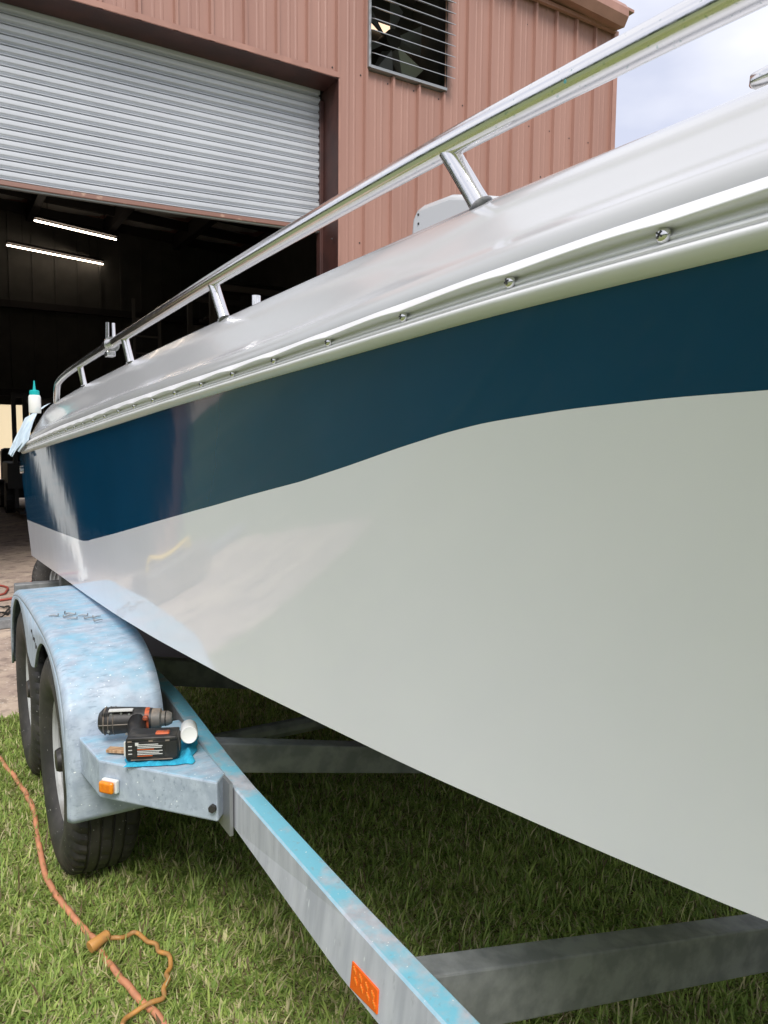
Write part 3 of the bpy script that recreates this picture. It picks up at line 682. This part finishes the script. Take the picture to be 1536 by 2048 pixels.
def wheel(x, y, outer=1):
    global tm
    W = G(); W.lathe([(.0, .0)], (0, 0, 0), (1, 0, 0), 3); 
    e = bpy.data.objects.new('wheel', None); col.objects.link(e); e.parent = TR; e.location = Vector((x, y, .345))-OFF[TR.name]
    if outer < 0: e.rotation_euler = (0, 0, math.pi)
    OFF[e.name] = Vector((0, 0, 0)); 
    if tm is None:
        t = tyre_mesh().build('tyre', 'rubber', None, smooth=True, angle=30)
        r = G(); r.lathe([(.206, -.066), (.202, -.073), (.194, -.066), (.186, -.030), (.165, -.014), (.120, -.020), (.095, -.016), (.07, -.012), (.0, -.010)], (0, 0, 0), (1, 0, 0), 40)
        r.lathe([(.200, .094), (.185, .085), (.17, -.05), (.165, -.06)], (0, 0, 0), (1, 0, 0), 40); r = r.build('rim', 'rim', None, smooth=True)
        h = G(); h.lathe([(.040, -.005), (.038, -.080), (.033, -.090), (.0, -.092)], (0, 0, 0), (1, 0, 0), 10); h = h.build('hub_cap', 'black', None, smooth=True, angle=40)
        n = G()
        for k in range(5): a = k*2*math.pi/5; n.tube([(-.02, .06*math.cos(a), .06*math.sin(a)), (-.045, .06*math.cos(a), .06*math.sin(a))], .011, 6)
        n = n.build('wheel_nuts', 'louvre', None)
        tm = [t, r, h, n]
        for q in tm: q.parent = e
    else:
        for q in tm: c = q.copy(); col.objects.link(c); c.parent = e
    return e
for y in (2.5, 3.3): wheel(.400, y)
for y in (2.5, 3.3): wheel(2*BX-.400, y, -1)
# fenders
FX0, FX1 = .289, .548
prof = [(2.106, .318), (2.100, .42), (2.102, .52), (2.116, .595), (2.148, .650), (2.20, .694), (2.275, .727), (2.38, .750), (2.55, .765), (2.8, .769), (3.05, .766), (3.3, .750), (3.5, .715), (3.62, .66), (3.68, .58), (3.70, .48), (3.70, .36)]
FP = catmull([(0, a, b) for a, b in prof], 5); FP = [(p.y, p.z) for p in FP]
def fender(flip):
    g = G(); rows = []; r = .022
    inner = []
    for i, (y, z) in enumerate(FP):
        a, b = FP[max(i-1, 0)], FP[min(i+1, len(FP)-1)]; ty, tz = b[0]-a[0], b[1]-a[1]; L = math.hypot(ty, tz); ny, nz = -tz/L, ty/L
        if nz < 0 and y > 3: pass
        row = [(FX1-.0, y, z), (FX1-.03, y, z), (FX0+r+.1, y, z), (FX0+r, y, z)]
        for q in range(1, 7):
            an = q*math.pi/12; row.append((FX0+r-r*math.sin(an), y-ny*r*(1-math.cos(an)), z-nz*r*(1-math.cos(an))))
        inner.append((y-ny*r, z-nz*r)); rows.append(row)
    rows = [[(mir(p) if flip else Vector(p)) for p in rw] for rw in rows]
    g.grid(rows, flip=not flip)
    # side plate with the two wheel arches
    iy = [p[0] for p in inner]; iz = [p[1] for p in inner]
    def topz(y):
        zs = []
        for k in range(len(iy)-1):
            y0, y1 = iy[k], iy[k+1]
            if min(y0, y1) <= y <= max(y0, y1) and abs(y1-y0) > 1e-6: zs.append(iz[k]+(iz[k+1]-iz[k])*(y-y0)/(y1-y0))
        return max(zs) if zs else max(iz)
    ya, yb = min(iy)+.001, max(iy)-.001; cols_ = []
    def lip(y):
        z = .36
        for yc in (2.5, 3.3):
            d = abs(y-yc)
            R = .372
            if d < R: z = max(z, .345+math.sqrt(R*R-d*d)*1.0)
        m_ = .555+.75*min(1, abs(y-2.895))**1.6 if 2.7 < y < 3.1 else 0
        return max(z, m_)
    n = 90; 
    for k in range(n+1):
        y = ya+(yb-ya)*k/n; t = topz(y); l_ = min(lip(y), t-.012); cols_.append([(FX0, y, t), (FX0, y, (t+l_)/2), (FX0, y, l_), (FX0+.008, y, l_-.001)])
    cols_ = [[(mir(p) if flip else Vector(p)) for p in rw] for rw in cols_]
    g.grid(cols_, flip=flip)
    o = g.build('fender', 'galv2', TR, smooth=True, angle=40); s = o.modifiers.new('solid', 'SOLIDIFY'); s.thickness = .004; s.offset = 0
    return o
FN = fender(False); fender(True)
g = G(); g.box((.425, 2.118, .752), (.20, .004, .004)); 
g = G(); g.tube([(.325, 2.24, .7135), (.40, 2.243, .7150), (.52, 2.248, .7165)], .0022, 6); g.build('weld_seam', 'galv', FN, smooth=True)
for k in range(7):
    g = G(); y = 2.845-.024*k; z = .690-.004*k+.006*math.sin(k*2.1); g.box((FX0-.003, y, z-.0), (.001, .008, .010+.005*(k % 3))); g.build('stencil_mark', 'recess', FN)
# other beam lying on the apron
g = G(); g.beam((-1.4, 5.98, .085), (.75, 5.92, .085), .09, .066); prop(g.build('steel_beam', 'galvd', bevel=.004), 'long galvanised steel beam lying on the dusty concrete', 'beam')
SP = empty('spare_wheel', (.95, 6.15, .3), 'black tyre standing on the concrete under the stern', 'wheel')
t2 = tm[0].copy(); col.objects.link(t2); t2.parent = SP; t2.scale = (1, .9, .9); t2.rotation_euler = (0, 0, 1.3)
t3 = tm[1].copy(); col.objects.link(t3); t3.parent = SP; t3.scale = (1, .9, .9); t3.rotation_euler = (0, 0, 1.3)

# ------------------------------------------------------------------ small things
# loose screws on the fender top
def loose(x, y, a, bend=0):
    g = G(); d = Vector((math.cos(a), math.sin(a), 0)); p = Vector((x, y, .7735))
    g.tube([p, p+d*.014+Vector((0, 0, bend)), p+d*.030], [.0026, .0026, .0014], 6); g.lathe([(.0, .003), (.0035, .002), (.0056, 0)], p+Vector((0, 0, .003)), -d, 8)
    return g.build('loose_screw', 'louvre', smooth=True, angle=50)
LS = [(.355, 2.66, 2.7, 'leftmost curled'), (.368, 2.63, .3, 'second from the left'), (.380, 2.685, 5.7, 'upper left'), (.402, 2.59, 2.9, 'lower middle'), (.408, 2.655, 3.0, 'upper middle'), (.424, 2.575, .2, 'middle'),
      (.440, 2.62, 2.8, 'upper right'), (.450, 2.575, .5, 'right'), (.444, 2.52, .45, 'lowest right')]
for x, y, a, lb in LS:
    prop(loose(x-.005, y, a, .002), lb+' loose steel screw of the scatter on the trailer fender', 'screw', 'loose screws on the fender')
# drill, lying on its side; local frame x right, y away, z up
def frame(o, ang): return Matrix.Translation(o) @ Matrix.Rotation(ang, 4, 'Z')
DM = frame((.437, 1.868, zt+.004), -.40)
def tf(g, Mx): g.v = [tuple(Mx @ Vector(v)) for v in g.v]; return g
DRL = empty('cordless_drill', (.44, 1.9, zt), 'black and orange cordless drill lying on a blue towel', 'drill')
def rbox(c, d, b=.004): g = G(); g.box(c, d); return g
bat = tf(rbox((.022, .0, .034), (.128, .062, .060)), DM).build('battery', 'black', DRL, smooth=True, bevel=.010, seg=3)
tf(rbox((.022, -.0005, .062), (.120, .065, .010)), DM).build('battery_collar', 'black', bat, smooth=True, bevel=.003)
tf(rbox((.018, -.0315, .035), (.070, .0016, .036)), DM).build('label', 'label', bat)
tf(rbox((.073, -.0315, .036), (.018, .0016, .040)), DM).build('label', 'label', bat)
for k in range(8):
    w_ = [.050, .060, .058, .040, .060, .052, .060, .036][k]
    tf(rbox((-.012+w_/2, -.0328, .049-k*.0041), (w_, .0008, .0018)), DM).build('print_line', 'oprint' if k in (3, 7) else 'print', bat)
tf(rbox((-.013, -.0329, .0505), (.008, .0008, .008)), DM).build('print_mark', 'print', bat)
for k in range(7): tf(rbox((-.029, -.0315, .050-k*.0048), (.009, .003, .0018)), DM).build('vent_slot', 'print' if k % 2 else 'recess', bat)
tf(rbox((-.0425, -.026, .038), (.004, .008, .036)), DM).build('side_clip', 'sandp' if 'sandp' in M else 'print', bat, bevel=.001)
tf(rbox((.045, -.005, .067), (.034, .022, .007)), DM).build('latch', 'orange', bat, smooth=True, bevel=.003)
g = G(); g.tube([(-.02, .02, .040), (-.030, .06, .046), (-.036, .105, .056)], [.026, .021, .025], 16); hd = tf(g, DM).build('handle', 'black', DRL, smooth='all')
g = G(); g.lathe([(.0, -.092), (.022, -.090), (.033, -.080), (.036, -.060), (.034, -.02), (.032, .02), (.029, .045), (.0, .046)], (-.045, .125, .056), (1, 0, 0), 24); body = tf(g, DM).build('motor_housing', 'black', DRL, smooth=True, angle=50)
for x in (-.074, -.062, -.050): g = G(); g.lathe([(.0345, -.002), (.0372, 0), (.0345, .002)], (x-.045, .125, .056), (1, 0, 0), 24); tf(g, DM).build('rib', 'grey', body, smooth=True)
g = G(); g.lathe([(.031, .0), (.033, .004), (.033, .012), (.031, .016)], (-.09, .125, .056), (1, 0, 0), 24); tf(g, DM).build('band', 'grey', body, smooth=True)
g = G(); g.lathe([(.0, .04), (.028, .042), (.027, .066), (.020, .070), (.019, .086), (.014, .096), (.0, .096)], (-.045, .125, .056), (1, 0, 0), 24); gb = tf(g, DM).build('gearbox', 'grey', DRL, smooth=True, angle=40)
g = G(); g.lathe([(.0295, .020), (.031, .024), (.031, .034), (.0295, .040)], (-.045, .125, .056), (1, 0, 0), 24); tf(g, DM).build('clutch_ring', 'orange', gb, smooth=True)
tf(rbox((-.075, .100, .092), (.06, .016, .003)), DM).build('label', 'print', body)
tf(rbox((-.012, .09, .072), (.014, .014, .012)), DM).build('trigger', 'orange', DRL, bevel=.004)
for sx in (-1, 1):
    g = G(); g.tube([(-.045-.085, .125+sx*.0355, .056), (-.02, .125+sx*.033, .056)], .0016, 6); tf(g, DM).build('seam', 'grey', body)
for k, (x, z) in enumerate(((-.10, .081), (-.075, .083), (-.055, .080), (-.105, .040), (-.06, .032))):
    g = G(); g.tube([(x, .125-.0355+.012*(z > .06), z), (x, .125-.0385+.012*(z > .06), z)], .0032, 8); tf(g, DM).build('case_screw', 'louvre', body)
for k in range(4): tf(rbox((-.122+.005*k, .100, .082), (.0022, .012, .006)), DM).build('cooling_slot', 'recess', body)
for k in range(1): g = G(); g.lathe([(.0195, -.0015), (.0212, 0), (.0195, .0015)], (.035+.012*k, .125, .056), (1, 0, 0), 20); tf(g, DM).build('chuck_ring', 'black', gb, smooth=True)
for x in (-.030, .020, .060): tf(rbox((x, -.0318, .0585), (.010, .002, .006)), DM).build('case_notch', 'grey', bat)
tf(rbox((.022, -.0320, .0105), (.100, .0015, .0025)), DM).build('case_ridge', 'grey', bat)
tf(rbox((.0862, 0, .034), (.0025, .030, .022)), DM).build('side_grip', 'grey', bat)
# towel
g = G(); rows = []
for i in range(41):
    r_ = []
    for j in range(37):
        u, v = i/40, j/36; x = -.045+.165*u; y = -.045+.17*v
        x += .010*mnoise.noise((v*5, 1, 0)); y += .010*mnoise.noise((u*5, 7, 0))
        n = mnoise.noise((x*28, y*28, 3)); z = .003+.010*max(0, n)+.005*abs(mnoise.noise((x*70, y*70, 9)))
        right = ss(.082, .115, x)*(ss(-.05, .0, y)); z += .030*right*(.6+.5*mnoise.noise((y*20, 4, x*14)))+ss(.06, .12, y)*.03*ss(.03, .09, x)
        e = min(u, 1-u, v, 1-v)*14; z = .001+z*min(1, e)
        r_.append(DM @ Vector((x, y, z-.002)))
    rows.append(r_)
g.grid(rows, flip=False); tw = g.build('towel', 'towel', smooth='all'); prop(tw, 'bright blue microfibre towel crumpled under the drill', 'towel')
# white bottle lying on the towel, its cap towards the camera
BO = empty('compound_bottle', DM @ Vector((.135, .03, .035)), 'white bottle lying beside the drill on the blue towel', 'bottle')
ax = (DM.to_3x3() @ Vector((.12, -1, .22))).normalized(); c0 = DM @ Vector((.104, .040, .047))
g = G(); g.lathe([(.0, -.09), (.020, -.088), (.022, -.08), (.022, .02), (.020, .028)], c0, ax, 24); g.build('body', 'whitep', BO, smooth=True, angle=50)
g = G(); g.lathe([(.0215, .026), (.0215, .042), (.0195, .045), (.015, .043), (.0, .043)], c0, ax, 28); g.build('cap', 'whitep', BO, smooth=True, angle=40)
# paint stick
st = tf(rbox((-.068, .028, .006), (.085, .024, .008)), DM @ Matrix.Rotation(-.25, 4, 'Z')).build('wood_stick', 'wood', bevel=.001)
prop(st, 'short tan wooden stick sticking out beneath the drill', 'stick')
# squeeze bottle on the stern
SB = empty('squeeze_bottle', (.500, 4.45, 1.50), 'white squeeze bottle with teal nozzle cap standing at the stern', 'bottle')
g = G(); g.lathe([(.0, 0), (.029, 0), (.031, .006), (.031, .085), (.027, .095), (.018, .099), (.0, .099)], (.502, 4.45, 1.498), (0, 0, 1), 24); g.build('body', 'whitep', SB, smooth=True, angle=50)
g = G(); g.lathe([(.0, .093), (.025, .094), (.025, .118), (.020, .121), (.008, .124), (.0065, .135), (.003, .172), (.0, .173)], (.502, 4.45, 1.498), (0, 0, 1), 24); g.build('nozzle_cap', 'teal', SB, smooth=True, angle=40)
# cloth over the stern corner
ctl = [[(.60, 4.95, 1.545), (.59, 4.80, 1.555), (.60, 4.62, 1.562)],
       [(.498, 4.93, 1.482), (.506, 4.72, 1.495), (.538, 4.66, 1.512)],
       [(.467, 4.90, 1.419), (.474, 4.70, 1.436), (.506, 4.58, 1.457)],
       [(.434, 4.90, 1.354), (.447, 4.68, 1.379), (.478, 4.48, 1.403)],
       [(.410, 4.90, 1.299), (.428, 4.66, 1.326), (.455, 4.36, 1.354)],
       [(.396, 4.90, 1.262), (.404, 4.68, 1.272), (.436, 4.60, 1.300)]]
def tab2(A, u, v):
    a = u*(len(A)-1); i = min(int(a), len(A)-2); b = v*(len(A[0])-1); k = min(int(b), len(A[0])-2); fu, fv = a-i, b-k
    L = lambda p, q, t: [p[m]*(1-t)+q[m]*t for m in range(3)]
    return L(L(A[i][k], A[i][k+1], fv), L(A[i+1][k], A[i+1][k+1], fv), fu)
g = G(); rows = []
for i in range(41):
    u = i/40; r_ = []
    for j in range(33):
        v = j/32; p = tab2(ctl, u, v)
        f = .016*math.sin(v*9.5+.8+u*1.5)*(.25+u)*(1-.3*v)+.006*mnoise.noise((u*7, v*9, 2))
        edge = .010*math.sin(v*11)*max(0, u-.85)/.15
        r_.append((p[0]-abs(f)*.35, p[1]-.10*abs(f)/.016*(.2+u)*.5-.03, p[2]+edge))
    rows.append(r_)
g.grid(rows); prop(g.build('cloth', 'cloth', smooth='all'), 'pale blue cloth draped over the stern corner of the boat', 'cloth')
# cords and hoses
def cordz(pts, z, n=10, wob=.0): return [Vector((p.x, p.y, z+wob*mnoise.noise((p.x*20, p.y*20, 0)))) for p in catmull([(a, b, 0) for a, b in pts], n)]
oc = [(.10, 4.2), (.16, 3.75), (.213, 3.43), (.258, 3.13), (.278, 2.90), (.268, 2.68), (.262, 2.5), (.264, 2.36), (.292, 2.19), (.33, 2.04), (.344, 1.93), (.375, 1.78), (.416, 1.64), (.48, 1.45), (.5, 1.2)]
g = G(); g.tube(cordz(oc, .023, wob=.012), .0088, 10)
prop(g.build('extension_cord', 'cord', smooth='all'), 'long orange extension cord snaking through the grass past the wheels', 'cord')
bc = [(.357, 1.985), (.384, 1.965), (.405, 1.972), (.425, 1.975), (.440, 1.945), (.448, 1.915), (.463, 1.895), (.462, 1.865), (.478, 1.835), (.474, 1.80), (.457, 1.775), (.455, 1.75), (.437, 1.725), (.43, 1.70), (.40, 1.692), (.37, 1.688), (.34, 1.68), (.325, 1.655)]
CB = empty('cord_end', (.36, 1.98, .05), 'yellowed curly cord with a socket plug crossing the orange cord', 'cord')
g = G(); g.tube(cordz(bc, .041, wob=.012), .0060, 8); g.build('cable', 'browncord', CB, smooth='all')
g = G(); a, b = Vector((.362, 1.983, .055)), Vector((.310, 1.962, .046)); g.tube([a, a.lerp(b, .08), a.lerp(b, .5), a.lerp(b, .95), b], [.009, .0135, .0145, .0160, .0145], 16); g.build('socket', 'browncord', CB, smooth=True, angle=40)
for nm, pts, m, r, lb in (('air_hose', [(-.5, 6.9), (.2, 6.85), (.47, 6.92), (.63, 7.0), (.8, 7.2)], 'redhose', .010, 'red hose running straight across the concrete'),
                          ('air_hose', [(-.3, 7.75), (.3, 7.75), (.5, 7.66), (.57, 7.5), (.55, 7.33), (.5, 7.18), (.3, 7.12), (-.2, 7.1)], 'redhose', .009, 'red hose lying in a loop at the left edge'),
                          ('air_hose', [(.66, 7.1), (.71, 7.3), (.76, 7.6), (.83, 7.8), (.93, 7.94), (1.1, 7.96), (1.5, 8.1)], 'redhose', .008, 'red hose curving away under the stern')):
    g = G(); g.tube(cordz(pts, .030), r, 8); prop(g.build(nm, m, smooth='all'), lb, 'hose')
bk = [(.55, 6.30), (.50, 6.36), (.42, 6.28), (.30, 6.33), (.28, 6.5), (.42, 6.62), (.53, 6.52), (.50, 6.40), (.36, 6.36), (.25, 6.45), (.35, 6.58), (.50, 6.60), (.46, 6.42), (.30, 6.40), (0, 6.5), (-.4, 6.4)]
g = G(); g.tube(cordz(bk, .032, wob=.02), .006, 8); prop(g.build('cable_coil', 'blackcable', smooth='all'), 'black cable coiled loosely on the concrete behind the trailer', 'cable')

# ------------------------------------------------------------------ grass
def blades(name, n, reg, Lr, seed):
    r = np.random.default_rng(seed)
    x0, x1, y0, y1 = reg; P = np.empty((0, 2))
    while len(P) < n:
        q = np.c_[r.uniform(x0, x1, n), r.uniform(y0, y1, n)]
        ph = np.sin(q[:, 0]*7+1.3*np.sin(q[:, 1]*5))*np.sin(q[:, 1]*6.1+1.7*np.sin(q[:, 0]*4.3))
        keep = r.random(n) < (.72+.28*ph)
        keep &= q[:, 1] < 3.99+.02*np.sin(q[:, 0]*40)
        for yc in (2.5, 3.3): keep &= ~((q[:, 0] > .31) & (q[:, 0] < .49) & (abs(q[:, 1]-yc) < .09))
        P = np.r_[P, q[keep]]
    P = P[:n]
    # tufts share a direction
    cl = np.floor(P/.045); hsh = np.abs(np.sin(cl[:, 0]*12.9898+cl[:, 1]*78.233)*43758.5453) % 1
    az = hsh*2*np.pi+r.normal(0, 1.3, n); L = r.uniform(*Lr, n)*(.7+.6*hsh); lean = np.clip(r.normal(.95, .35, n), .1, 1.45)
    tall = r.random(n) < .03; L[tall] *= 1.7; lean[tall] *= .5
    flat = r.random(n) < .18; lean[flat] = r.uniform(1.2, 1.5, flat.sum()); wide = r.random(n) < .04
    d = np.c_[np.cos(az), np.sin(az)]; side = np.c_[-d[:, 1], d[:, 0]]; wdt = r.uniform(.0012, .0029, n)*(1+.9*wide)
    z0 = np.zeros(n)
    def pt(t, l): 
        bendl = l*(.6+.5*t); return np.c_[P+d*(L*t*np.sin(bendl))[:, None], .002+L*t*np.cos(bendl)*1.0]
    a = pt(0, lean); b = pt(.55, lean); c = pt(1, lean); c[:, 2] = np.maximum(c[:, 2], .004)
    V = np.empty((n, 5, 3)); s3 = np.c_[side, np.zeros(n)]
    V[:, 0] = a-s3*wdt[:, None]*.7; V[:, 1] = a+s3*wdt[:, None]*.7; V[:, 2] = b+s3*wdt[:, None]; V[:, 3] = b-s3*wdt[:, None]; V[:, 4] = c
    V = V.reshape(-1, 3); base = np.arange(n)*5
    lt = np.empty((n, 7), np.int32); lt[:, :4] = base[:, None]+[0, 1, 2, 3]; lt[:, 4:] = base[:, None]+[3, 2, 4]
    me = bpy.data.meshes.new(name); me.vertices.add(n*5); me.vertices.foreach_set('co', V.ravel().astype(np.float32))
    me.loops.add(n*7); me.loops.foreach_set('vertex_index', lt.ravel())
    me.polygons.add(n*2); ls = np.empty((n, 2), np.int32); ls[:, 0] = np.arange(n)*7; ls[:, 1] = ls[:, 0]+4
    me.polygons.foreach_set('loop_start', ls.ravel()); me.update(calc_edges=True)
    k = r.random(n); dead = r.random(n)
    g1 = np.array([.20, .32, .07]); g2 = np.array([.50, .61, .17]); st = np.array([.74, .67, .38]); br = np.array([.19, .14, .075])
    C = g1*(1-k)[:, None]+g2*k[:, None]
    patch = .5+.5*np.sin(P[:, 0]*3.1+2)*np.sin(P[:, 1]*2.7+.6)
    m = dead < .09+.20*patch; C[m] = st*(.6+.5*r.random(m.sum()))[:, None]
    m = dead > .93; C[m] = br
    ca = me.color_attributes.new('tint', 'FLOAT_COLOR', 'POINT'); C5 = np.repeat(np.c_[C, np.ones(n)], 5, 0)
    ca.data.foreach_set('color', C5.ravel().astype(np.float32))
    me.materials.append(M['grass']); o = bpy.data.objects.new(name, me); col.objects.link(o); return prop(o, kind='stuff')
M['grass'] = mat('grass_blades', (.1, .15, .04), .55, attr='tint', spec=.35)
gm = M['grass'].node_tree; Bn = gm.nodes['Principled BSDF']; tr_ = gm.nodes.new('ShaderNodeBsdfTranslucent'); mx_ = gm.nodes.new('ShaderNodeMixShader'); mx_.inputs[0].default_value = .45
at_ = [q for q in gm.nodes if q.type == 'ATTRIBUTE'][0]; gm.links.new(at_.outputs['Color'], tr_.inputs[0]); gm.links.new(Bn.outputs[0], mx_.inputs[1]); gm.links.new(tr_.outputs[0], mx_.inputs[2])
gm.links.new(mx_.outputs[0], [q for q in gm.nodes if q.type == 'OUTPUT_MATERIAL'][0].inputs[0])
go = blades('grass', 360000, (-.1, 2.7, .75, 4.02), (.018, .050), 3)
go2 = blades('grass_outer', 120000, (-2.6, 3.6, -1.2, 4.02), (.025, .062), 5)
# treeline far behind the camera and to the left: one mass, mirrored in the hull
n = 9000; V = []; F = []
r = np.random.default_rng(11)
cen = []
for k in range(46):
    a = math.radians(118+k*5.3+r.uniform(-2, 2)); R_ = r.uniform(26, 34); R_ += 0 if a < math.radians(320) else 3
    cen.append((R_*math.sin(a), R_*math.cos(a)+3, r.uniform(1.6, 3.2), r.uniform(2.2, 3.8)))
g = G()
for (x, y, z, s) in cen:
    for _ in range(300):
        v = r.normal(size=3); v /= np.linalg.norm(v); v *= s*r.uniform(.5, 1.05); p = Vector((x+v[0], y+v[1], max(.3, z+v[2]*1.15)))
        q = Vector(r.normal(size=3)).normalized(); t = q.orthogonal().normalized()*r.uniform(.25, .6); b = q.cross(t)
        g.add([p-t-b*.6, p+t-b*.5, p+t*.8+b*.7, p-t*.7+b*.6], [(0, 1, 2, 3)])
prop(g.build('treeline', 'tree'), kind='stuff')
